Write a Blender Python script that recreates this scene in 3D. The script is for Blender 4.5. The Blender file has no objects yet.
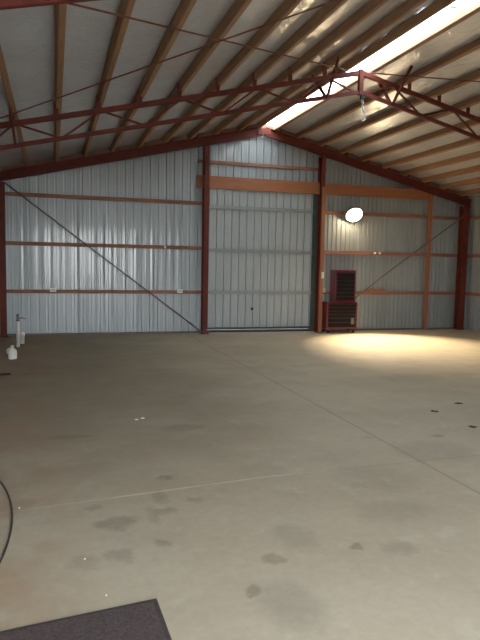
import bpy, math, random
from mathutils import Vector, Matrix
random.seed(7)
S = bpy.context.scene
COL = S.collection
XC = 4.85            # ridge
SL = 0.24            # roof slope
YB = 14.25           # end wall sheeting
YF = -1.2            # entrance wall
XL, XR = -1.17, 10.86
def zroof(x, z0): return z0 - SL * abs(x - XC)

# ------------------------------------------------------------------ materials
def new_mat(name):
    m = bpy.data.materials.new(name); m.use_nodes = True
    nt = m.node_tree
    b = nt.nodes.get('Principled BSDF')
    return m, nt, b
def N(nt, t, **kw):
    n = nt.nodes.new(t)
    for k, v in kw.items():
        if k.startswith('_'): setattr(n, k[1:], v)
        else: n.inputs[k.replace('__', ' ')].default_value = v
    return n
def mottled(name, c1, c2, scale=6, rough=0.6, metal=0.0, stretch=(1, 1, 1), bump=0.0, bscale=40, detail=5, spec=0.5, rlo=None, coat=0, crough=0.1):
    m, nt, b = new_mat(name)
    tc = nt.nodes.new('ShaderNodeTexCoord')
    mp = nt.nodes.new('ShaderNodeMapping'); mp.inputs['Scale'].default_value = stretch
    nt.links.new(tc.outputs['Object'], mp.inputs['Vector'])
    nz = N(nt, 'ShaderNodeTexNoise', Scale=scale, Detail=detail, Roughness=0.6)
    nt.links.new(mp.outputs[0], nz.inputs['Vector'])
    r = nt.nodes.new('ShaderNodeValToRGB')
    r.color_ramp.elements[0].position = 0.3; r.color_ramp.elements[1].position = 0.7
    r.color_ramp.elements[0].color = (*c1, 1); r.color_ramp.elements[1].color = (*c2, 1)
    nt.links.new(nz.outputs['Fac'], r.inputs['Fac'])
    nt.links.new(r.outputs['Color'], b.inputs['Base Color'])
    b.inputs['Roughness'].default_value = rough; b.inputs['Metallic'].default_value = metal
    b.inputs['Specular IOR Level'].default_value = spec
    if coat:
        b.inputs['Coat Weight'].default_value = coat; b.inputs['Coat Roughness'].default_value = crough; b.inputs['Coat IOR'].default_value = 1.7
    if rlo is not None:
        mr = N(nt, 'ShaderNodeMapRange'); mr.inputs['To Min'].default_value = rlo; mr.inputs['To Max'].default_value = rough
        nt.links.new(nz.outputs['Fac'], mr.inputs['Value']); nt.links.new(mr.outputs[0], b.inputs['Roughness'])
    if bump:
        n2 = N(nt, 'ShaderNodeTexNoise', Scale=bscale, Detail=4)
        nt.links.new(mp.outputs[0], n2.inputs['Vector'])
        bp = N(nt, 'ShaderNodeBump', Strength=bump, Distance=0.02)
        nt.links.new(n2.outputs['Fac'], bp.inputs['Height']); nt.links.new(bp.outputs[0], b.inputs['Normal'])
    return m
M = {}
M['zinc'] = mottled('zincalume sheet', (0.32, 0.355, 0.375), (0.39, 0.43, 0.45), scale=1.0, rough=0.46, metal=0.5, stretch=(3, 3, 0.4), coat=0.33, crough=0.08)
M['door'] = mottled('painted door sheet', (0.34, 0.38, 0.39), (0.41, 0.45, 0.46), scale=1.5, rough=0.5, metal=0.3, stretch=(3, 3, 0.5))
M['galv'] = mottled('galvanised rail', (0.25, 0.275, 0.28), (0.32, 0.345, 0.35), scale=9, rough=0.45, metal=0.4)
M['red'] = mottled('red oxide steel', (0.095, 0.019, 0.012), (0.155, 0.031, 0.021), scale=5, rough=0.62, spec=0.3)
M['girt'] = mottled('brown red girt', (0.20, 0.085, 0.055), (0.32, 0.15, 0.09), scale=3, rough=0.6, stretch=(1, 4, 4))
M['timber'] = mottled('sawn pine', (0.26, 0.142, 0.076), (0.39, 0.222, 0.122), scale=5, rough=0.7, stretch=(6, 0.5, 6), bump=0.15)
M['beam'] = mottled('stained beam timber', (0.25, 0.092, 0.040), (0.36, 0.14, 0.062), scale=4, rough=0.55, stretch=(0.5, 6, 6), bump=0.12)
M['post'] = mottled('orange post timber', (0.25, 0.095, 0.045), (0.36, 0.15, 0.075), scale=4, rough=0.6, stretch=(6, 6, 0.5), bump=0.12)
M['rod'] = mottled('rusty rod', (0.13, 0.05, 0.03), (0.20, 0.08, 0.05), scale=14, rough=0.5)
M['darkrod'] = mottled('dark steel rod', (0.10, 0.08, 0.075), (0.15, 0.12, 0.11), scale=14, rough=0.5)
M['green'] = mottled('dark green jamb', (0.020, 0.045, 0.040), (0.035, 0.065, 0.055), scale=6, rough=0.5)
M['maroon'] = mottled('maroon enamel', (0.12, 0.009, 0.018), (0.155, 0.012, 0.023), scale=4, rough=0.3)
M['drawer'] = mottled('black drawer enamel', (0.008, 0.008, 0.009), (0.014, 0.013, 0.014), scale=8, spec=0.15, rough=0.6)
M['trim'] = mottled('drawer pull alloy', (0.03, 0.02, 0.02), (0.05, 0.034, 0.034), scale=10, rough=0.35, metal=0.5)
M['black'] = mottled('black rubber', (0.012, 0.012, 0.012), (0.03, 0.028, 0.026), scale=10, rough=0.45)
M['white'] = mottled('white plastic', (0.66, 0.65, 0.62), (0.78, 0.77, 0.74), scale=7, rough=0.4)
M['chrome'] = mottled('bright chain steel', (0.6, 0.6, 0.6), (0.8, 0.8, 0.8), scale=10, rough=0.2, metal=1.0)
M['steel'] = mottled('dull steel', (0.25, 0.25, 0.26), (0.36, 0.36, 0.37), scale=10, rough=0.4, metal=0.8)
M['mat'] = mottled('mat pile', (0.060, 0.048, 0.050), (0.105, 0.085, 0.085), scale=60, rough=0.95, bump=0.6, bscale=220, spec=0.1)
M['matedge'] = mottled('mat edging', (0.03, 0.027, 0.027), (0.05, 0.045, 0.043), scale=30, rough=0.8)
M['leaf'] = mottled('dry leaf', (0.035, 0.028, 0.02), (0.08, 0.06, 0.035), scale=30, rough=0.8)
M['greyleaf'] = mottled('grey sheet scrap', (0.12, 0.18, 0.19), (0.25, 0.33, 0.33), scale=20, rough=0.6)
M['paper'] = mottled('paper', (0.75, 0.74, 0.70), (0.85, 0.84, 0.8), scale=20, rough=0.7)
M['sticker'] = mottled('faded sticker', (0.16, 0.15, 0.14), (0.30, 0.28, 0.26), scale=25, rough=0.6)
M['gravel'] = mottled('gravel yard', (0.30, 0.28, 0.24), (0.48, 0.45, 0.40), scale=14, rough=0.95)

# silver foil insulation: wrinkled
def foil():
    m, nt, b = new_mat('silver roof foil')
    tc = nt.nodes.new('ShaderNodeTexCoord')
    mp = nt.nodes.new('ShaderNodeMapping'); mp.inputs['Scale'].default_value = (1.0, 0.55, 1.0)
    nt.links.new(tc.outputs['Object'], mp.inputs['Vector'])
    n1 = N(nt, 'ShaderNodeTexNoise', Scale=7.0, Detail=6, Roughness=0.6, Distortion=1.2)
    n2 = N(nt, 'ShaderNodeTexNoise', Scale=1.4, Detail=4)
    nt.links.new(mp.outputs[0], n1.inputs['Vector']); nt.links.new(tc.outputs['Object'], n2.inputs['Vector'])
    r = nt.nodes.new('ShaderNodeValToRGB')
    r.color_ramp.elements[0].position = 0.3; r.color_ramp.elements[1].position = 0.7
    r.color_ramp.elements[0].color = (0.64, 0.67, 0.72, 1); r.color_ramp.elements[1].color = (0.76, 0.79, 0.84, 1)
    nt.links.new(n2.outputs['Fac'], r.inputs['Fac']); nt.links.new(r.outputs[0], b.inputs['Base Color'])
    b.inputs['Metallic'].default_value = 0.35; b.inputs['Roughness'].default_value = 0.36
    b.inputs['Coat Weight'].default_value = 0.9; b.inputs['Coat Roughness'].default_value = 0.13; b.inputs['Coat IOR'].default_value = 1.8
    bp = N(nt, 'ShaderNodeBump', Strength=0.6, Distance=0.03)
    nt.links.new(n1.outputs['Fac'], bp.inputs['Height']); nt.links.new(bp.outputs[0], b.inputs['Normal']); nt.links.new(bp.outputs[0], b.inputs['Coat Normal'])
    return m
M['foil'] = foil()

def concrete():
    m, nt, b = new_mat('stained concrete slab')
    L = nt.links.new
    tc = nt.nodes.new('ShaderNodeTexCoord')
    P = tc.outputs['Object']
    def noise(s, d=5, r=0.6, v=P):
        n = N(nt, 'ShaderNodeTexNoise', Scale=s, Detail=d, Roughness=r); L(v, n.inputs['Vector']); return n
    def math_(op, a, c=None, clamp=False):
        n = nt.nodes.new('ShaderNodeMath'); n.operation = op; n.use_clamp = clamp
        for i, x in enumerate((a, c)):
            if x is None: continue
            if isinstance(x, (int, float)): n.inputs[i].default_value = x
            else: L(x, n.inputs[i])
        return n.outputs[0]
    def mix(f, a, c, blend='MIX'):
        n = nt.nodes.new('ShaderNodeMix'); n.data_type = 'RGBA'; n.blend_type = blend
        if isinstance(f, (int, float)): n.inputs[0].default_value = f
        else: L(f, n.inputs[0])
        for i, x in ((6, a), (7, c)):
            if isinstance(x, tuple): n.inputs[i].default_value = (*x, 1)
            else: L(x, n.inputs[i])
        return n.outputs[2]
    def mr(v, a, c, d=0.0, e=1.0):
        n = nt.nodes.new('ShaderNodeMapRange'); n.interpolation_type = 'SMOOTHSTEP'
        n.inputs[1].default_value = a; n.inputs[2].default_value = c; n.inputs[3].default_value = d; n.inputs[4].default_value = e
        L(v, n.inputs[0]); return n.outputs[0]
    big = noise(0.45, 4).outputs['Fac']; mid = noise(1.6, 6, 0.65).outputs['Fac']; fine = noise(16, 6, 0.7).outputs['Fac']
    col = mix(mr(big, 0.35, 0.65), (0.345, 0.290, 0.205), (0.405, 0.366, 0.280))
    col = mix(math_('MULTIPLY', mr(mid, 0.45, 0.75), 0.45), col, (0.275, 0.250, 0.205))
    col = mix(math_('MULTIPLY', mr(noise(3.1, 5, 0.6).outputs['Fac'], 0.56, 0.7), 0.30), col, (0.50, 0.485, 0.43))
    col = mix(0.42, col, mix(fine, (0.22, 0.205, 0.17), (0.48, 0.445, 0.365)))
    # brown darkening of the back left floor, dimmer light painted into the slab
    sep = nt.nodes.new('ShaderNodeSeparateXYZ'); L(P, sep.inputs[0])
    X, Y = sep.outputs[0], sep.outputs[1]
    dim_back_left = math_('MULTIPLY', mr(math_('ADD', X, math_('MULTIPLY', big, 3.0)), 1.6, 4.6, 1.0, 0.0), mr(math_('ADD', Y, math_('MULTIPLY', mid, 3.0)), 4.6, 8.5))
    col = mix(math_('MULTIPLY', dim_back_left, 0.55), col, (0.205, 0.168, 0.122))
    # oil and water stains, each with its own outline
    wob = noise(7, 6, 0.7); vs = nt.nodes.new('ShaderNodeVectorMath'); vs.operation = 'SCALE'; vs.inputs['Scale'].default_value = 0.22
    L(wob.outputs['Color'], vs.inputs[0])
    va = nt.nodes.new('ShaderNodeVectorMath'); va.operation = 'ADD'; L(P, va.inputs[0]); L(vs.outputs[0], va.inputs[1])
    stains = [(.82, 4.53, .07, .05, .8), (.71, 4.14, .06, .12, .5), (.36, 3.78, .14, .10, .75), (.61, 3.44, .055, .05, .7), (.34, 3.34, .09, .09, .55),
              (.70, 3.88, .09, .05, .6), (.93, 4.02, .07, .05, .6), (.13, 5.82, .22, .07, .5), (1.23, 5.9, .25, .13, .55), (.25, 4.06, .06, .05, .5),
              (1.18, 3.08, .06, .07, .75), (1.71, 3.08, .06, .045, .9), (1.95, 3.0, .12, .09, .45), (.95, 2.78, .06, .05, .8), (.15, 3.3, .10, .10, .4),
              (1.1, 2.6, .16, .22, .45), (3.62, 5.03, .06, .05, .7), (2.9, 5.16, .05, .03, .5), (3.3, 4.6, .4, .3, .3), (2.4, 4.1, .35, .3, .3),
              (.62, 3.85, .05, .16, .4), (-.72, 9.29, .5, .08, .9), (5.2, 7.9, .5, .35, .35), (2.2, 3.5, .3, .2, .3), (1.4, 3.3, .12, .2, .3)]
    acc = None
    for (x, y, rx, ry, k) in stains:
        mp = nt.nodes.new('ShaderNodeMapping'); mp.vector_type = 'POINT'
        mp.inputs['Location'].default_value = (-(x + .11) / rx, -(y + .11) / ry, 0); mp.inputs['Scale'].default_value = (1 / rx, 1 / ry, 0)
        L(va.outputs[0], mp.inputs['Vector'])
        ln = nt.nodes.new('ShaderNodeVectorMath'); ln.operation = 'LENGTH'; L(mp.outputs[0], ln.inputs[0])
        v = mr(ln.outputs['Value'], 0.55, 1.3, k, 0.0)
        acc = v if acc is None else math_('MAXIMUM', acc, v)
    col = mix(math_('MULTIPLY', math_('MULTIPLY', acc, mr(noise(9, 5, 0.7).outputs['Fac'], 0.25, 0.6, 0.55, 1.0)), 0.7), col, (0.135, 0.128, 0.108))
    # saw-cut joints
    d1 = math_('ABSOLUTE', math_('SUBTRACT', X, 3.0))
    col = mix(mr(d1, 0.006, 0.020, 0.38, 0.0), col, (0.14, 0.125, 0.1))
    d2 = math_('ABSOLUTE', math_('SUBTRACT', math_('SUBTRACT', Y, math_('MINIMUM', math_('MULTIPLY', X, 0.115), math_('ADD', math_('MULTIPLY', X, 0.03), 0.135))), 4.165))
    lime = mr(noise(1.3, 3).outputs['Fac'], 0.42, 0.6)
    left = mr(X, 1.5, 2.6, 1.0, 0.0)
    col = mix(math_('MULTIPLY', mr(d2, 0.005, 0.016, 0.6, 0.0), math_('MULTIPLY', left, math_('ADD', math_('MULTIPLY', lime, 0.5), 0.35), True), True), col, (0.62, 0.57, 0.46))
    col = mix(math_('MULTIPLY', mr(d2, 0.006, 0.018, 0.22, 0.0), math_('SUBTRACT', 1.0, left)), col, (0.14, 0.125, 0.1))
    d3 = math_('ABSOLUTE', math_('SUBTRACT', Y, 9.25))
    col = mix(mr(d3, 0.008, 0.02, 0.3, 0.0), col, (0.14, 0.125, 0.1))
    # rusty wash along the left edge of the slab
    rw = math_('MULTIPLY', mr(X, -0.3, 0.35, 0.6, 0.0), mr(noise(2.2, 4).outputs['Fac'], 0.35, 0.65))
    col = mix(rw, col, (0.30, 0.20, 0.13))
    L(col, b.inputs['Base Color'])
    L(mr(mid, 0.3, 0.7, 0.64, 0.76), b.inputs['Roughness'])
    b.inputs['Specular IOR Level'].default_value = 0.25
    bp = N(nt, 'ShaderNodeBump', Strength=0.12, Distance=0.01); L(fine, bp.inputs['Height']); L(bp.outputs[0], b.inputs['Normal'])
    return m
M['concrete'] = concrete()

def skymat():
    m, nt, b = new_mat('clear fibreglass')
    nt.nodes.remove(b)
    out = nt.nodes['Material Output']
    t = N(nt, 'ShaderNodeBsdfTransparent', Color=(0.92, 0.95, 0.95, 1)); tl = N(nt, 'ShaderNodeBsdfTranslucent', Color=(0.9, 0.92, 0.92, 1))
    mx = N(nt, 'ShaderNodeMixShader', Fac=0.35)
    nt.links.new(t.outputs[0], mx.inputs[1]); nt.links.new(tl.outputs[0], mx.inputs[2]); nt.links.new(mx.outputs[0], out.inputs[0])
    return m
M['sky'] = skymat()
def emis(name, c, s):
    m, nt, b = new_mat(name)
    b.inputs['Base Color'].default_value = (0.8, 0.8, 0.75, 1)
    b.inputs['Emission Color'].default_value = (*c, 1); b.inputs['Emission Strength'].default_value = s
    return m
M['glow'] = emis('lit lamp glass', (1.0, 0.76, 0.45), 80.0)

# ------------------------------------------------------------------ mesh builder
class MB:
    def __init__(s): s.v = []; s.f = []; s.sm = False
    def add(s, vs, fs):
        o = len(s.v); s.v += [Vector(v) for v in vs]; s.f += [tuple(i + o for i in f) for f in fs]; return s
    def box(s, x0, x1, y0, y1, z0, z1):
        return s.add([(x, y, z) for x in (x0, x1) for y in (y0, y1) for z in (z0, z1)],
                     [(0, 1, 3, 2), (4, 6, 7, 5), (0, 4, 5, 1), (2, 3, 7, 6), (0, 2, 6, 4), (1, 5, 7, 3)])
    def frame(s, a, b, up):
        a, b, up = Vector(a), Vector(b), Vector(up)
        d = (b - a).normalized(); r = d.cross(up).normalized(); u = r.cross(d).normalized()
        return a, b, r, u
    def prism(s, a, b, prof, up=(0, 0, 1)):
        """extrude a closed 2-D profile [(right, up)] from a to b"""
        a, b, r, u = s.frame(a, b, up); n = len(prof)
        vs = [a + r * x + u * y for x, y in prof] + [b + r * x + u * y for x, y in prof]
        fs = [(i, (i + 1) % n, n + (i + 1) % n, n + i) for i in range(n)] + [tuple(range(n - 1, -1, -1)), tuple(range(n, 2 * n))]
        return s.add(vs, fs)
    def beam(s, a, b, w, h, up=(0, 0, 1)):
        c = min(w, h) * 0.08
        x, y = w / 2, h / 2
        return s.prism(a, b, [(-x + c, -y), (x - c, -y), (x, -y + c), (x, y - c), (x - c, y), (-x + c, y), (-x, y - c), (-x, -y + c)], up)
    def channel(s, a, b, w, h, t=0.012, up=(0, 0, 1), flip=1):
        x, y, f = w / 2, h / 2, flip
        p = [(-x * f, -y), (x * f, -y), (x * f, -y + t), ((-x + t) * f, -y + t), ((-x + t) * f, y - t), (x * f, y - t), (x * f, y), (-x * f, y)]
        return s.prism(a, b, p if f > 0 else p[::-1], up)
    def ibeam(s, a, b, w, h, t=0.012, up=(0, 0, 1)):
        x, y, k = w / 2, h / 2, t / 2
        return s.prism(a, b, [(-x, -y), (x, -y), (x, -y + t), (k, -y + t), (k, y - t), (x, y - t), (x, y), (-x, y), (-x, y - t), (-k, y - t), (-k, -y + t), (-x, -y + t)], up)
    def tube(s, pts, r, n=10, cap=True):
        pts = [Vector(p) for p in pts]; rings = []
        prev = None
        for i, p in enumerate(pts):
            d = (pts[min(i + 1, len(pts) - 1)] - pts[max(i - 1, 0)]).normalized()
            if prev is None:
                a = d.cross(Vector((0, 0, 1)))
                if a.length < 1e-3: a = d.cross(Vector((1, 0, 0)))
            else: a = prev - d * prev.dot(d)
            a.normalize(); prev = a; b = d.cross(a)
            rr = r[i] if isinstance(r, (list, tuple)) else r
            rings.append([p + (a * math.cos(2 * math.pi * k / n) + b * math.sin(2 * math.pi * k / n)) * rr for k in range(n)])
        vs = [v for q in rings for v in q]; fs = []
        for i in range(len(rings) - 1):
            for k in range(n): fs.append((i * n + k, i * n + (k + 1) % n, (i + 1) * n + (k + 1) % n, (i + 1) * n + k))
        if cap: fs += [tuple(range(n - 1, -1, -1)), tuple(range((len(rings) - 1) * n, len(rings) * n))]
        s.sm = True
        return s.add(vs, fs)
    def lathe(s, c, prof, n=24, ax=(0, 0, 1)):
        c = Vector(c); ax = Vector(ax).normalized()
        a = ax.orthogonal().normalized(); b = ax.cross(a); vs = []; fs = []
        for (r, h) in prof:
            for k in range(n): vs.append(c + ax * h + (a * math.cos(2 * math.pi * k / n) + b * math.sin(2 * math.pi * k / n)) * r)
        for i in range(len(prof) - 1):
            for k in range(n): fs.append((i * n + k, i * n + (k + 1) % n, (i + 1) * n + (k + 1) % n, (i + 1) * n + k))
        fs += [tuple(range(n - 1, -1, -1)), tuple(range((len(prof) - 1) * n, len(prof) * n))]
        s.sm = True
        return s.add(vs, fs)
    def build(s, name, mat, parent=None, bevel=0, solid=0, origin=None):
        """world-space verts; origin at the base centre for a top-level thing, at the parent's for a part"""
        if parent is None:
            lo = [min(v[i] for v in s.v) for i in range(3)]; hi = [max(v[i] for v in s.v) for i in range(3)]
            o = Vector(((lo[0] + hi[0]) / 2, (lo[1] + hi[1]) / 2, lo[2]))
            if origin is not None: o = Vector(origin)
            base = o
        else:
            o = Vector((0, 0, 0)); base = Vector((0, 0, 0)); q = parent
            while q: base += q.location; q = q.parent
        me = bpy.data.meshes.new(name)
        me.from_pydata([tuple(v - base) for v in s.v], [], s.f); me.materials.append(M[mat]); me.update()
        import bmesh
        bm = bmesh.new(); bm.from_mesh(me); bmesh.ops.recalc_face_normals(bm, faces=bm.faces); bm.to_mesh(me); bm.free()
        ob = bpy.data.objects.new(name, me); ob.location = o; COL.objects.link(ob)
        if parent: ob.parent = parent
        if s.sm:
            for p in me.polygons: p.use_smooth = len(p.vertices) == 4
        if bevel:
            b = ob.modifiers.new('edge', 'BEVEL'); b.width = bevel; b.segments = 2; b.limit_method = 'ANGLE'
        if solid:
            b = ob.modifiers.new('gauge', 'SOLIDIFY'); b.thickness = solid; b.offset = 1
        return ob
def tag(o, label, cat, group=None):
    o['label'] = label; o['category'] = cat
    if group: o['group'] = group
    return o
def empty(name, loc, label, cat, group=None):
    o = bpy.data.objects.new(name, None); o.location = loc; o.empty_display_size = 0.2; COL.objects.link(o)
    return tag(o, label, cat, group)
def structure(o, label=None):
    o['kind'] = 'structure'
    if label: o['label'] = label
    return o
def copy_tree(o, parent=None):
    c = o.copy(); COL.objects.link(c)
    if parent: c.parent = parent
    for ch in list(o.children): copy_tree(ch, c)
    return c

# corrugated cladding: returns (u, depth) samples; ribs are pressed outward
def profile(u0, u1, pitch=0.19, rib=0.034, ramp=0.010, depth=0.026, off=0.05, swage=True):
    rnd = random.Random(int(u0 * 100) + 5); pts = [(u0, 0.0)]; u = u0 + off
    while u + rib + 2 * ramp < u1:
        pts += [(u, 0), (u + ramp, depth), (u + ramp + rib, depth), (u + 2 * ramp + rib, 0)]
        if swage:
            for k in (0.40, 0.70):
                m = u + 2 * ramp + rib + (pitch - 2 * ramp - rib) * k
                if m + 0.012 < u1: j = (rnd.random() - .5) * 0.005; pts += [(m - 0.010, j), (m, j + 0.004), (m + 0.010, j)]
        u += pitch
    pts.append((u1, 0.0)); return pts
def clad(mb, to3, prof, zlo, zhi):
    vs = []; fs = []
    for i, (u, d) in enumerate(prof):
        vs += [to3(u, d, zlo(u)), to3(u, d, zhi(u))]
    for i in range(len(prof) - 1): fs.append((2 * i, 2 * i + 2, 2 * i + 3, 2 * i + 1))
    mb.add(vs, fs)

# ------------------------------------------------------------------ setting
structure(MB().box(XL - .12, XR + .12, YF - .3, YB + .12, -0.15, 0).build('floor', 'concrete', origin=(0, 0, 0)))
structure(MB().box(-60, 60, -70, 80, -0.3, -0.16).build('ground', 'gravel'))
DX0, DX1, DZ = 3.50, 6.36, 3.47      # sliding door bay
PRT = 5.10                            # underside of the roof sheet at the ridge
top = lambda x: zroof(x, PRT + 0.01)
w = MB()
to = lambda u, d, z: (u, YB + d, z)
clad(w, to, profile(XL, DX0), lambda u: -0.02, top)
pr = [q for q in profile(DX0, DX1)]
pl = [q for q in pr if q[0] < XC] + [(XC, 0)] ; prr = [(XC, 0)] + [q for q in pr if q[0] > XC]
clad(w, to, pl, lambda u: DZ, top); clad(w, to, prr, lambda u: DZ, top)
clad(w, to, profile(DX1, XR, pitch=0.125, rib=0.026, depth=0.018, swage=False), lambda u: -0.02, top)
structure(w.build('wall_back', 'zinc', solid=0.004))
eave = zroof(XR, PRT)
w = MB(); clad(w, lambda u, d, z: (XL - d, u, z), profile(YF, YB), lambda u: -0.02, lambda u: zroof(XL, PRT)); structure(w.build('wall_left', 'zinc', solid=0.004))
w = MB(); clad(w, lambda u, d, z: (XR + d, u, z), profile(YF, YB), lambda u: -0.02, lambda u: zroof(XR, PRT)); structure(w.build('wall_right', 'zinc', solid=0.004))
# entrance wall behind the viewpoint, with its wide doorway left open
OX0, OX1, OZ = -0.5, 3.7, 3.15
w = MB(); tf = lambda u, d, z: (u, YF - d, z)
clad(w, tf, profile(XL, OX0), lambda u: -0.02, top)
q = profile(OX0, OX1)
clad(w, tf, [a for a in q if a[0] < XC] + [(XC, 0)], lambda u: OZ, top); clad(w, tf, [(XC, 0)] + [a for a in q if a[0] > XC], lambda u: OZ, top)
clad(w, tf, profile(OX1, XR), lambda u: -0.02, top)
structure(w.build('wall_front', 'zinc', solid=0.004))
# roof: foil-faced sheets either side, clear sheet beside the ridge
SK0, SK1 = 4.78, 5.17
def slab(mb, x0, x1, y0, y1, t=0.03, z0=PRT):
    n = 1 if x1 <= XC else -1
    a, b = zroof(x0, z0), zroof(x1, z0)
    mb.add([(x0, y0, a), (x1, y0, b), (x1, y1, b), (x0, y1, a), (x0, y0, a + t), (x1, y0, b + t), (x1, y1, b + t), (x0, y1, a + t)],
           [(0, 3, 2, 1), (4, 5, 6, 7), (0, 1, 5, 4), (2, 3, 7, 6), (1, 2, 6, 5), (0, 4, 7, 3)])
def foilsheet(mb, x0, x1, y0, y1):
    """foil sagging a little between the purlins"""
    nx = int((x1 - x0) / 0.1); ny = int((y1 - y0) / 0.35)
    vs = []; fs = []
    rnd = random.Random(3)
    for i in range(nx + 1):
        x = x0 + (x1 - x0) * i / nx
        for j in range(ny + 1):
            z = zroof(x, PRT) + (rnd.random() - .5) * 0.010
            vs.append((x, y0 + (y1 - y0) * j / ny, z))
    for i in range(nx):
        for j in range(ny):
            a = i * (ny + 1) + j; fs.append((a, a + 1, a + ny + 2, a + ny + 1))
    mb.add(vs, fs); mb.sm = True
w = MB(); foilsheet(w, XL - .3, SK0, YF - .2, YB + .25)
structure(w.build('ceiling_left', 'foil', solid=0.03))
w = MB(); foilsheet(w, SK1, XR + .3, YF - .2, YB + .25)
structure(w.build('ceiling_right', 'foil', solid=0.03))
w = MB(); slab(w, SK0 - .02, XC, YF - .2, YB + .25, 0.004, PRT + .03); slab(w, XC, SK1 + .02, YF - .2, YB + .25, 0.004, PRT + .03)
structure(w.build('window_1', 'sky'))
for side, n in ((-1, 1), (1, 2)):
    xe = XL if side < 0 else XR
    a, b = XC, xe
    t_ = MB(); za, zb2 = zroof(a, PRT - .012), zroof(b, PRT - .012)
    t_.add([(x, y, z) for x, z0 in ((a, za), (b, zb2)) for y in (YB - .045, YB - .002) for z in (z0 - .16, z0)],
           [(0, 1, 3, 2), (4, 6, 7, 5), (0, 4, 5, 1), (2, 3, 7, 6), (0, 2, 6, 4), (1, 5, 7, 3)])
    structure(t_.build(f'trim_{n}', 'girt'))
# base angles along the end wall
structure(MB().box(XL, DX0 - .03, YB - .05, YB - .005, 0.0, 0.045).build('baseboard_back', 'darkrod'))
structure(MB().box(DX1 + .03, XR, YB - .05, YB - .005, 0.0, 0.045).build('baseboard_right', 'darkrod'))

# ------------------------------------------------------------------ sliding door
d = MB(); clad(d, lambda u, dd, z: (u, YB - 0.03 + dd, z), profile(3.49, 6.25, off=0.03), lambda u: 0.07, lambda u: 3.62)
door = structure(d.build('door_1', 'door', solid=0.004)); door['label'] = 'grey ribbed sheet metal sliding door in end wall'
for z in (0.985, 2.0, 3.03):
    MB().channel((3.50, YB - 0.055, z), (6.24, YB - 0.055, z), 0.05, 0.085, 0.006, flip=-1).build('rail', 'galv', door)
MB().channel((3.50, YB - 0.055, 0.10), (6.24, YB - 0.055, 0.10), 0.05, 0.05, 0.006, flip=-1).build('rail', 'black', door)
l = MB().lathe((4.69, YB - 0.035, 0.58), [(0.035, 0), (0.035, 0.012), (0.02, 0.02), (0.014, 0.05), (0.001, 0.052)], 14, (0, -1, 0)).build('latch', 'black', door)
jamb = tag(MB().channel((6.295, YB - 0.04, 0.0), (6.295, YB - 0.04, 3.58), 0.10, 0.09, 0.008, up=(0, 1, 0)).build('door_jamb', 'green'),
           'dark green vertical steel strip at right edge of the sliding door', 'jamb')
tag(MB().box(3.5, 6.36, YB - .02, YB + .08, 0.0, 0.066).build('door_sill', 'black'), 'dark low sill strip on the floor under the sliding door', 'sill')

# ------------------------------------------------------------------ end wall framing
RB = 4.77                             # underside of end rafter at ridge
def column(x, y, ztop, w, h, label, rot=False):
    c = empty('steel_column', (x, y, 0), label, 'column', 'red steel columns of the end wall')
    MB().ibeam((x, y, 0.012), (x, y, ztop), w, h, 0.011, up=(0, 1, 0)).build('shaft', 'red', c)
    bp = MB().box(x - w / 2 - .03, x + w / 2 + .03, y - h / 2 - .03, min(y + h / 2 + .03, YB - .052), 0.0, 0.012)
    for sx in (-1, 1):
        bp.lathe((x + sx * (w / 2 + .012), y - h / 2 - .008, 0.012), [(0.012, 0), (0.012, 0.02), (0.006, 0.022)], 6)
    bp.build('base_plate', 'red', c)
    return c
YC = 14.07
column(-1.06, YC, zroof(-1.06, RB) - .025, 0.13, 0.2, 'dark red steel corner column beside the left diagonal brace')
column(3.44, YC, zroof(3.44, RB) - .022, 0.12, 0.2, 'red steel column at left edge of the sliding door')
column(6.40, YC, zroof(6.40, RB) - .022, 0.11, 0.2, 'red steel column between the sliding door and the red tool chest')
column(10.64, YC, zroof(10.64, RB) - .03, 0.17, 0.2, 'dark red steel corner column at the right end of end wall')
for side, lab in ((-1, 'red steel end rafter rising from left corner to the ridge'), (1, 'dark red steel end rafter falling from the ridge to right corner')):
    xe = XL + .02 if side < 0 else XR - .02
    a = (XC + side * .03, YC, RB + .1 - SL * .03); b = (xe, YC, zroof(xe, RB + .1))
    r = empty('end_rafter', (xe, YC, zroof(xe, RB)), lab, 'rafter', 'red end rafters against the end wall')
    MB().channel(a, b, 0.075, 0.20, 0.01, flip=side).build('rafter_channel', 'red', r)
    for k in range(10):
        c = MB()
        x = XC + side * (0.45 + k * 0.595)
        z = zroof(x, RB + .205)
        c.beam((x, YC, z - .01), (x, YC, z + .075), 0.07, 0.008, up=(1, 0, 0))
        c.build('purlin_cleat', 'red', r)
tag(MB().beam((XC - .16, YC - .043, RB + .085), (XC + .16, YC - .043, RB + .085), 0.01, 0.14).build('apex_plate', 'red'), 'red steel plate joining the end rafters under the ridge', 'plate')

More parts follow.
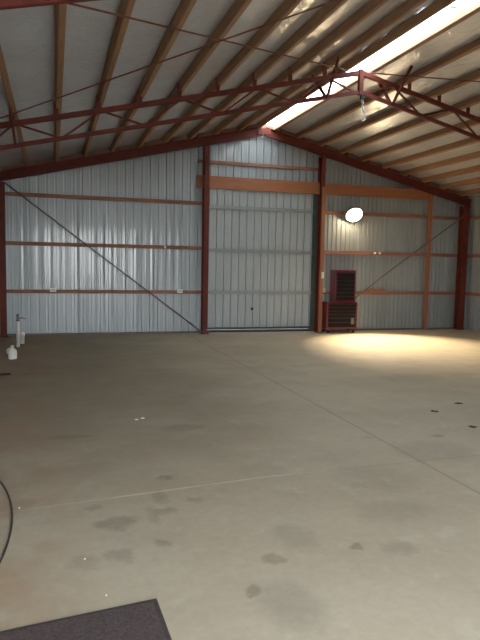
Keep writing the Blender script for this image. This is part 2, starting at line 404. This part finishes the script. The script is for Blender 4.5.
def girt(a, b, lab, grp, h=0.085, w=0.05, mat='girt', up=(0, 0, 1)):
    return tag(MB().channel(a, b, w, h, 0.012, up=up, flip=-1 if abs(b[0] - a[0]) > 1 else 1).build('wall_girt', mat), lab, 'girt', grp)
YG = YB - 0.035
for z, n in ((3.10, 'topmost'), (2.04, 'middle'), (0.985, 'lowest')):
    girt((XL + .03, YG, z), (3.38, YG, z), f'{n} brown horizontal girt on end wall left of the door', 'girts left of the door')
for z, n in ((3.03, 'topmost'), (2.025, 'middle'), (0.99, 'lowest')):
    girt((6.455, YG, z), (XR - .03, YG, z), f'{n} brown horizontal girt on end wall right of the door', 'girts right of the door')
girt((3.26, YG, 4.08), (6.58, YG, 4.08), 'brown girt above the timber header beam, below the ridge', 'girts above the door', h=0.07)
for z, n in ((3.03, 'topmost'), (2.02, 'middle'), (0.99, 'lowest')):
    girt((XR - .03, YF + .1, z), (XR - .03, YB - .1, z), f'{n} brown horizontal girt on the right side wall', 'girts on the right wall')
    girt((XL + .03, YB - .1, z + .02), (XL + .03, YF + .1, z + .02), f'{n} brown horizontal girt on the left side wall', 'girts on the left wall')
# header beams (two lengths) and timber posts
tag(MB().box(3.24, 6.44, YB - .085 - .02, YB - .062, 3.46, 3.75).build('header_beam', 'beam', bevel=.006), 'orange brown timber header beam above the sliding door', 'beam', 'timber header beams')
tag(MB().box(6.46, 9.70, YB - .095, YB - .062, 3.47, 3.74).build('header_beam', 'beam', bevel=.006), 'orange brown timber header beam above the lit floodlight', 'beam', 'timber header beams')
tag(MB().box(9.55, 9.68, YB - .13, YB - .096, 0.0, 3.72).build('timber_post', 'post', bevel=.005), 'orange timber post on end wall near the right corner', 'post', 'timber posts on the end wall')
tag(MB().box(6.365, 6.46, 13.92, 13.965, 0.0, 3.62).build('timber_post', 'post', bevel=.005), 'orange timber face board standing against red column right of door', 'post', 'timber posts on the end wall')
# wall bracing
def rod(name, pts, r, mat, lab, grp):
    o = MB(); o.tube(pts, r, 8)
    return tag(o.build(name, mat), lab, 'brace', grp)
rod('wall_brace', [(-1.0, 14.0, 3.32), (3.40, 14.0, 0.02)], 0.016, 'darkrod', 'dark diagonal brace rod crossing the end wall left of the door', 'diagonal wall braces')
rod('wall_brace', [(10.60, 14.0, 3.10), (8.30, 14.105, 1.47), (6.52, 14.135, 0.16)], 0.016, 'darkrod', 'dark diagonal brace rod running behind the red tool chest', 'diagonal wall braces')

# ------------------------------------------------------------------ roof purlins
PB = 4.97
def purlin(x, side):
    z = zroof(x, PB)
    n = Vector((side * SL, 0, 1)).normalized()
    c = Vector((x, 0, z)) + n * 0.064
    return MB().beam((c.x, YF, c.z), (c.x, YB - .06, c.z), 0.072, 0.125, up=n).build('roof_purlin', 'timber')
ordn = ['first', 'second', 'third', 'fourth', 'fifth', 'sixth', 'seventh', 'eighth', 'ninth', 'tenth', 'eleventh']
lx = [4.755] + [4.25 - 0.594 * i for i in range(10)]
rx = [5.135 + 0.594 * i for i in range(10)]
for side, xs, nm in ((-1, lx, 'left'), (1, rx, 'right')):
    first = purlin(xs[0], side)
    for i, x in enumerate(xs):
        o = first if i == 0 else first.copy()
        if i:
            COL.objects.link(o); o.location.x += x - xs[0]; o.location.z += zroof(x, PB) - zroof(xs[0], PB)
        tag(o, f'brown timber purlin under {nm} roof slope, {ordn[i]} down from the skylight', 'purlin', f'timber purlins under the {nm} roof slope')

# ------------------------------------------------------------------ portal trusses
def truss(Y, lab):
    t = empty('roof_truss', (XC, Y, 0), lab, 'truss', 'red steel lattice roof trusses')
    TC, BC = 4.835, 4.53
    zt = lambda x: TC - .236 * abs(x - XC); zb = lambda x: BC - .236 * abs(x - XC)
    xe = {-1: XL + .10, 1: XR - .10}
    for s in (-1, 1):
        x = xe[s]
        MB().beam((XC, Y, zt(XC)), (x, Y, zt(x)), 0.06, 0.075).build('top_chord', 'red', t)
        MB().beam((XC, Y, zb(XC)), (x, Y, zb(x)), 0.05, 0.06).build('bottom_chord', 'red', t)
        MB().ibeam((x, Y, 0), (x, Y, zt(x) + .02), 0.18, 0.14, 0.011, up=(0, 1, 0)).build('column', 'red', t)
        tn = [0.6 + 1.19 * i for i in range(5)]; bn = [0.08] + [1.16 + 1.19 * i for i in range(4)] + [5.8]
        for i in range(5):
            for (p, q) in ((bn[i], tn[i]), (tn[i], bn[i + 1])):
                xa, xb = XC + s * p, XC + s * q
                za, zb_ = (zb(xa), zt(xb)) if p in bn else (zt(xa), zb(xb))
                MB().beam((xa, Y, za), (xb, Y, zb_), 0.028, 0.03, up=(0, 1, 0)).build('web_bar', 'red', t)
        for i, x in enumerate((lx if s < 0 else rx)[1:10]):
            o = x + s * 0.045
            z0, z1 = zt(x) + .03, zroof(x, PB) + 0.10
            MB().beam((o, Y, z0), (o, Y, z1), 0.008, 0.07, up=(1, 0, 0)).build('cleat', 'red', t)
        for off in (0.6, 5.35):
            x = XC + s * off
            for q in ((-1, 1) if off < 1 else (-1,)):
                MB().beam((x + s * .04, Y + q * .5, zroof(x, PB) + .04), (x, Y + q * .02, zb(x)), 0.05, 0.03, up=(1, 0, 0)).build('fly_brace', 'red', t)
    MB().beam((XC, Y - .005, BC - .05), (XC, Y - .005, TC + .05), 0.075, 0.075, up=(0, 1, 0)).build('apex_post', 'red', t)
    return t
T1 = truss(9.25, 'red steel lattice truss spanning under the roof in mid shed')
T2 = truss(4.38, 'near red steel truss, only its lower chord showing at top left')
# roof bracing rods under the purlins
def rz(x): return zroof(x, PB - .035)
def rrod(a, b, lab):
    n = 6
    rod('roof_brace', [(a[0] + (b[0] - a[0]) * i / n, a[1] + (b[1] - a[1]) * i / n, rz(a[0] + (b[0] - a[0]) * i / n) - (.015 if lab.startswith('thin rusty rod r') else 0)) for i in range(n + 1)],
        0.010, 'rod', lab, 'roof bracing rods')
rrod((-1.05, 4.45), (4.70, 9.40), 'thin rusty brace rod running from top left edge towards the truss peak')
rrod((-1.05, 9.40), (4.70, 4.50), 'thin rusty rod rising from the truss left end towards the skylight')
rrod((5.0, 9.40), (10.75, 4.45), 'thin rusty brace rod under the right roof slope beside the truss')

# ------------------------------------------------------------------ floodlight on the topmost right girt
lamp = empty('floodlight', (7.31, 14.15, 2.98), 'lit floodlight fixed to the topmost girt right of the door', 'lamp')
ax = Vector((-0.08, -0.74, -0.66)).normalized()
cc = Vector((7.31, 14.03, 2.99))
b_ = MB(); b_.lathe(cc - ax * .09, [(0.05, -.02), (0.09, 0), (0.17, 0.06), (0.215, 0.10), (0.215, 0.112), (0.20, 0.112), (0.12, 0.05)], 28, ax); b_.build('housing', 'steel', lamp)
g = MB(); g.lathe(cc, [(0.198, 0.012), (0.195, 0.035), (0.155, 0.062), (0.08, 0.078), (0.01, 0.082)], 28, ax); g.build('lamp_glass', 'glow', lamp)
k = MB(); k.tube([(7.31 - .23, 14.03, 2.99), (7.31 - .23, 14.12, 3.04), (7.31 - .06, 14.165, 3.05), (7.31 + .06, 14.165, 3.05), (7.31 + .23, 14.12, 3.04), (7.31 + .23, 14.03, 2.99)], 0.012, 8); k.build('bracket', 'steel', lamp)

sp = bpy.data.lights.new('floodlight_beam', 'SPOT'); sp.energy = 2000; sp.color = (1.0, 0.76, 0.47); sp.spot_size = math.radians(70); sp.spot_blend = 1.0; sp.shadow_soft_size = 0.08
so = bpy.data.objects.new('floodlight_beam', sp); COL.objects.link(so); so.parent = lamp
so.location = (cc + ax * .16) - lamp.location; so.rotation_euler = Vector((0.0, -0.61, -0.79)).to_track_quat('-Z', 'Y').to_euler()

# ------------------------------------------------------------------ tool chest
XA, XB, YT0, YT1 = 6.485, 7.32, 13.70, 14.10
c = empty('tool_cabinet', (6.90, 13.9, 0), 'maroon rolling tool cabinet with black drawers on the floor', 'tool cabinet')
m = MB(); m.box(XA, XB, YT0 + .02, YT1, .10, .77)
m.box(XA, XA + .04, YT0, YT0 + .02, .10, .77).box(XB - .04, XB, YT0, YT0 + .02, .10, .77).box(XA + .04, XB - .04, YT0, YT0 + .02, .745, .77).box(XA + .04, XB - .04, YT0, YT0 + .02, .10, .14)
m.build('body', 'maroon', c, bevel=.004)
zs = [.145, .28, .385, .475, .56, .65, .742]
for i in range(6):
    dr = MB().box(XA + .045, XB - .045, YT0 - .004, YT0 + .019, zs[i] + .004, zs[i + 1] - .004).build('drawer', 'drawer', c, bevel=.003)
    MB().box(XA + .06, XB - .06, YT0 - .022, YT0 - .0045, zs[i + 1] - .022, zs[i + 1] - .008).build('drawer_pull', 'trim', dr)
for x in (XA + .06, XB - .06):
    for y in (YT0 + .06, YT1 - .06):
        w = MB(); w.lathe((x - .018, y, .045), [(.03, 0), (.045, .006), (.045, .03), (.03, .036)], 16, (1, 0, 0)); w.build('caster', 'black', c)
        MB().box(x - .03, x + .03, y - .03, y + .03, .085, .10).build('caster_plate', 'steel', c)
MB().box(XA + .66, XA + .74, YT0 - .0265, YT0 - .023, .22, .38).build('sticker', 'sticker', c)['label'] = 'faded pale sticker'
h = MB(); h.tube([(XB + .003, YT0 + .06, .70), (XB + .05, YT0 + .06, .70), (XB + .05, YT1 - .06, .70), (XB + .003, YT1 - .06, .70)], .01, 8); h.build('side_handle', 'trim', c)
XA2, XB2, YU0 = 6.735, 7.30, 13.79
c2 = empty('tool_chest', (7.02, 13.94, .772), 'maroon upper tool chest with black drawers on top of rolling cabinet', 'tool chest')
m = MB(); m.box(XA2, XB2, YU0 + .02, YT1, .772, 1.55)
m.box(XA2, XA2 + .03, YU0, YU0 + .02, .772, 1.55).box(XB2 - .03, XB2, YU0, YU0 + .02, .772, 1.55).box(XA2 + .03, XB2 - .03, YU0, YU0 + .02, 1.52, 1.55).box(XA2 + .03, XB2 - .03, YU0, YU0 + .02, .772, .82)
m.build('body', 'maroon', c2, bevel=.004)
for i in range(7):
    z0 = .825 + i * .099; dr = MB().box(XA2 + .035, XB2 - .035, YU0 - .004, YU0 + .019, z0, z0 + .093).build('drawer', 'drawer', c2, bevel=.003)
    MB().box(XA2 + .05, XB2 - .05, YU0 - .020, YU0 - .0045, z0 + .074, z0 + .088).build('drawer_pull', 'trim', dr)
l = MB(); l.box(XA2 - .005, XB2 + .005, YU0 - .008, YT1, 1.551, 1.575); l.build('lid', 'maroon', c2, bevel=.004)

# ------------------------------------------------------------------ small fittings on the end wall
def outlet(x, z, lab, w=.10, h=.085):
    o = empty('power_outlet', (x, YB - .061, z - h / 2), lab, 'outlet', 'white power outlets on the end wall')
    MB().box(x - w / 2, x + w / 2, YB - .095, YB - .0605, z - h / 2, z + h / 2).build('cover_plate', 'white', o, bevel=.006)
    for dx in (-.022, .022): MB().box(x + dx - .008, x + dx + .008, YB - .099, YB - .0952, z - .014, z + .014).build('socket', 'drawer', o)
outlet(-.02, 1.02, 'white power outlet on lowest girt near the white pipe', .13)
outlet(2.86, 1.01, 'white power outlet on lowest girt beside the door left column', .13)
outlet(6.60, 1.05, 'white power outlet on the wall above the rolling tool cabinet')
def knob(x, z, lab):
    o = MB(); o.lathe((x, YB - .0602, z), [(.03, 0), (.034, .015), (.02, .03), (.026, .045), (.012, .055)], 14, (0, -1, 0))
    tag(o.build('insulator_knob', 'white'), lab, 'knob', 'white knobs on the middle girts')
knob(2.49, 2.04, 'white round knob on the middle girt left of the door')
knob(8.03, 2.03, 'left one of two white knobs on the middle girt above tool chest')
knob(8.17, 2.03, 'right one of two white knobs on the middle girt above tool chest')
sw = empty('light_switch', (6.43, 13.919, 1.36), 'white upright light switch on the post right of the sliding door', 'switch')
MB().box(6.40, 6.46, 13.885, 13.9195, 1.36, 1.52).build('cover_plate', 'white', sw, bevel=.005)
MB().box(6.42, 6.44, 13.878, 13.8845, 1.42, 1.46).build('rocker', 'white', sw)
tag(MB().box(7.78, 8.36, YB - .10, YB - .061, 1.0, 1.09).build('timber_block', 'post', bevel=.004), 'short orange timber block on lowest girt right of the tool chest', 'block')

# ------------------------------------------------------------------ things along the left wall
p = empty('drain_pipe', (-.67, 12.31, 0), 'tall white plastic pipe standing on the floor near left corner', 'pipe')
o = MB(); o.lathe((-.67, 12.31, 0), [(.032, 0), (.032, .50), (.028, .50)], 18); o.build('pipe', 'white', p)
o = MB(); o.lathe((-.67, 12.31, .50), [(.036, 0), (.036, .03), (.022, .04), (.022, .10), (.03, .105), (.03, .13), (.005, .135)], 16); o.build('tap_body', 'darkrod', p)
o = MB(); o.tube([(-.65, 12.31, .56), (-.57, 12.30, .565), (-.53, 12.30, .55)], .011, 8); o.build('tap_spout', 'darkrod', p)
p = empty('pipe_stub', (-.62, 12.80, 0), 'short white pipe stub standing behind the tall white pipe', 'pipe')
o = MB(); o.lathe((-.62, 12.80, 0), [(.045, 0), (.045, .16), (.055, .165), (.055, .215), (.045, .22)], 18); o.build('pipe', 'white', p)
o = MB(); o.lathe((-.62, 12.80, .2205), [(.04, 0), (.04, .012), (.02, .016)], 18); o.build('cap', 'white', p)
p = empty('plastic_jug', (-.68, 10.8, 0), 'small white plastic jug on the floor in front of the pipes', 'jug')
o = MB(); o.lathe((-.68, 10.8, 0), [(.06, 0), (.072, .01), (.074, .11), (.066, .15), (.035, .18), (.024, .19), (.024, .205)], 20); o.build('bottle_body', 'white', p)
o = MB(); o.lathe((-.68, 10.8, .2055), [(.03, 0), (.03, .025), (.027, .028)], 16); o.build('cap', 'white', p)
o = MB(); o.tube([(-.72, 10.79, .185), (-.76, 10.79, .17), (-.77, 10.79, .13), (-.755, 10.79, .09)], .009, 8); o.build('handle', 'white', p)
o = MB(); o.tube([(-1.0, 9.22, .014), (-.9, 9.26, .014), (-.8, 9.29, .014), (-.70, 9.30, .014), (-.62, 9.30, .014)], .014, 8)
tag(o.build('hose_offcut', 'black'), 'short black hose offcut lying on the floor at left edge', 'hose')

# ------------------------------------------------------------------ hose, mat, bits on the floor
pts = []
for i in range(61):
    a = math.radians(-88 + 176 * i / 60)
    x = -1.1 + 0.835 * math.cos(a); y = 3.85 + 1.6 * math.sin(a)
    pts.append((x, y, 0.0075))
o = MB(); o.tube(pts, 0.0065, 8)
tag(o.build('black_cable', 'black'), 'black cable looped on the floor at the lower left edge', 'cable')
c0 = Vector((.47, 2.83, 0)); ex = Vector((-.71, -.085, 0)).normalized(); ey = Vector((.03, -1, 0)).normalized()
def quad(mb, a0, a1, b0, b1, z0, z1):
    P = [c0 + ex * a + ey * b for a, b in ((a0, b0), (a1, b0), (a1, b1), (a0, b1))]
    mb.add([(q.x, q.y, z0) for q in P] + [(q.x, q.y, z1) for q in P], [(0, 1, 2, 3), (7, 6, 5, 4), (0, 4, 5, 1), (1, 5, 6, 2), (2, 6, 7, 3), (3, 7, 4, 0)])
mt = empty('floor_mat', (0, 2.4, 0), 'dark grey brown carpet mat on the concrete at the bottom left', 'mat')
W, H_ = 1.3, .85
q = MB(); quad(q, .022, W - .022, .022, H_ - .022, 0, .012); q.build('mat_pile', 'mat', mt)
q = MB(); quad(q, 0, W, 0, .0215, 0, .009); quad(q, 0, W, H_ - .0215, H_, 0, .009); quad(q, 0, .0215, .022, H_ - .022, 0, .009); quad(q, W - .0215, W, .022, H_ - .022, 0, .009); q.build('border', 'matedge', mt)
def scrap(name, x, y, s, mat, lab, cat, grp, z=0.001, sl=0):
    rnd = random.Random(int(x * 1000 + y * 77)); n = 9; vs = []
    a0 = rnd.random() * 6
    for i in range(n):
        a = 2 * math.pi * i / n; r = s * (.55 + .5 * rnd.random())
        px, py = r * math.cos(a), .55 * r * math.sin(a)
        vs.append((x + px * math.cos(a0) - py * math.sin(a0), y + px * math.sin(a0) + py * math.cos(a0), z + s * .18 * rnd.random()))
    vs = vs + [(v[0], v[1], v[2] + .003) for v in vs]
    vs += [(x, y, z + s * .22), (x, y, z + s * .22 + .003)]
    fs = []
    for i in range(n):
        j = (i + 1) % n
        fs += [(2 * n, j, i), (2 * n + 1, n + i, n + j), (i, j, n + j, n + i)]
    mb = MB(); mb.add(vs, fs)
    if sl:
        mb.v = [Vector((v.x, v.y, v.z - SL * (v.x - x))) for v in mb.v]
    return tag(mb.build(name, mat), lab, cat, grp)
scrap('paper_scrap', .82, 6.31, .042, 'paper', 'left one of two tiny white scraps on mid floor', 'scrap', 'white scraps on the floor')
scrap('paper_scrap', .89, 6.35, .036, 'paper', 'right one of two tiny white scraps on mid floor', 'scrap', 'white scraps on the floor')
scrap('paper_scrap', -.235, 4.17, .017, 'paper', 'tiny white scrap beside the black cable loop', 'scrap', 'white scraps on the floor')
scrap('paper_scrap', .235, 2.93, .009, 'paper', 'tiny white crumb on floor just above the dark mat', 'scrap', 'white scraps on the floor')
scrap('paper_scrap', .15, 3.34, .010, 'paper', 'tiny white crumb among the dark stains above the mat', 'scrap', 'white scraps on the floor')
scrap('dry_leaf', 4.75, 6.2, .075, 'leaf', 'small dark dry leaf on the floor, farthest of the right group', 'leaf', 'dry leaves on the floor')
scrap('dry_leaf', 4.20, 5.91, .065, 'leaf', 'small dark dry leaf on the floor, leftmost of the right group', 'leaf', 'dry leaves on the floor')
scrap('dry_leaf', 4.19, 5.22, .065, 'leaf', 'small dark dry leaf on the floor, nearest of the right group', 'leaf', 'dry leaves on the floor')
zs_ = PRT + .036
scrap('dry_leaf', 5.02, 12.9, .06, 'leaf', 'dark leaf lying on the skylight towards the end wall', 'leaf', 'litter on the skylight', z=zroof(5.02, zs_), sl=1)
scrap('plastic_scrap', 5.06, 7.15, .11, 'greyleaf', 'blue grey scrap lying on the skylight near the top right', 'scrap', 'litter on the skylight', z=zroof(5.06, zs_), sl=1)

# ------------------------------------------------------------------ chain hoist under the truss peak
hz = empty('chain_hoist', (4.89, 9.25, 4.08), 'small chain hoist with shiny links hanging from the truss peak', 'hoist')
o = MB(); o.box(4.845, 4.905, 9.19, 9.25, 4.40, 4.50); o.build('hoist_body', 'black', hz, bevel=.008)
def link(c, r, ln, ax):
    P = []
    for i in range(17):
        a = 2 * math.pi * i / 16
        u_, v_ = r * math.cos(a), ln * math.sin(a)
        P.append((c[0] + (u_ if ax == 0 else 0), c[1] + (u_ if ax else 0), c[2] + v_))
    m_ = MB(); m_.tube(P, .008, 8, cap=False); return m_
for i in range(5):
    link((4.885 + .004 * i, 9.215, 4.372 - .045 * i), .02, .03, i % 2).build('chain_link', 'chrome', hz)
o = MB(); o.tube([(4.90, 9.215, 4.175), (4.905, 9.215, 4.14), (4.935, 9.215, 4.115), (4.945, 9.215, 4.085), (4.92, 9.215, 4.06), (4.885, 9.215, 4.065), (4.875, 9.215, 4.09)], [.012, .012, .012, .014, .014, .011, .006], 10); o.build('hook', 'chrome', hz)

# ------------------------------------------------------------------ daylight, camera, output
wd = bpy.data.worlds.new('World'); S.world = wd; wd.use_nodes = True
nt = wd.node_tree; bg = nt.nodes['Background']
sk = nt.nodes.new('ShaderNodeTexSky'); sk.sky_type = 'HOSEK_WILKIE'; sk.turbidity = 5.0; sk.ground_albedo = 0.3
sk.sun_direction = Vector((0.3, -0.75, 0.55)).normalized()
mx = nt.nodes.new('ShaderNodeMix'); mx.data_type = 'RGBA'; mx.inputs[0].default_value = 0.7
nt.links.new(sk.outputs[0], mx.inputs[6]); mx.inputs[7].default_value = (0.98, 1.0, 1.03, 1)
nt.links.new(mx.outputs[2], bg.inputs[0]); bg.inputs[1].default_value = 11.0

cam = bpy.data.cameras.new('Camera'); co = bpy.data.objects.new('Camera', cam); COL.objects.link(co)
F = Vector((0.29350421, 0.95169731, -0.09015269)); R = Vector((0.95591857, -0.29303829, 0.01866142)); U = Vector((0.00865817, 0.09165583, 0.9957531))
co.matrix_world = Matrix(((R.x, U.x, -F.x, 0), (R.y, U.y, -F.y, 0), (R.z, U.z, -F.z, 1.65), (0, 0, 0, 1)))
cam.sensor_fit = 'VERTICAL'; cam.sensor_height = 24; cam.sensor_width = 18; cam.lens = 604.676 / 640 * 24
cam.clip_start = 0.05
S.camera = co
S.view_settings.view_transform = 'Standard'; S.view_settings.look = 'None'; S.view_settings.gamma = 1; S.view_settings.use_curve_mapping = False
S.view_settings.exposure = 0.6
S.cycles.max_bounces = 10; S.cycles.diffuse_bounces = 6; S.cycles.glossy_bounces = 5
S.cycles.sample_clamp_indirect = 6.0
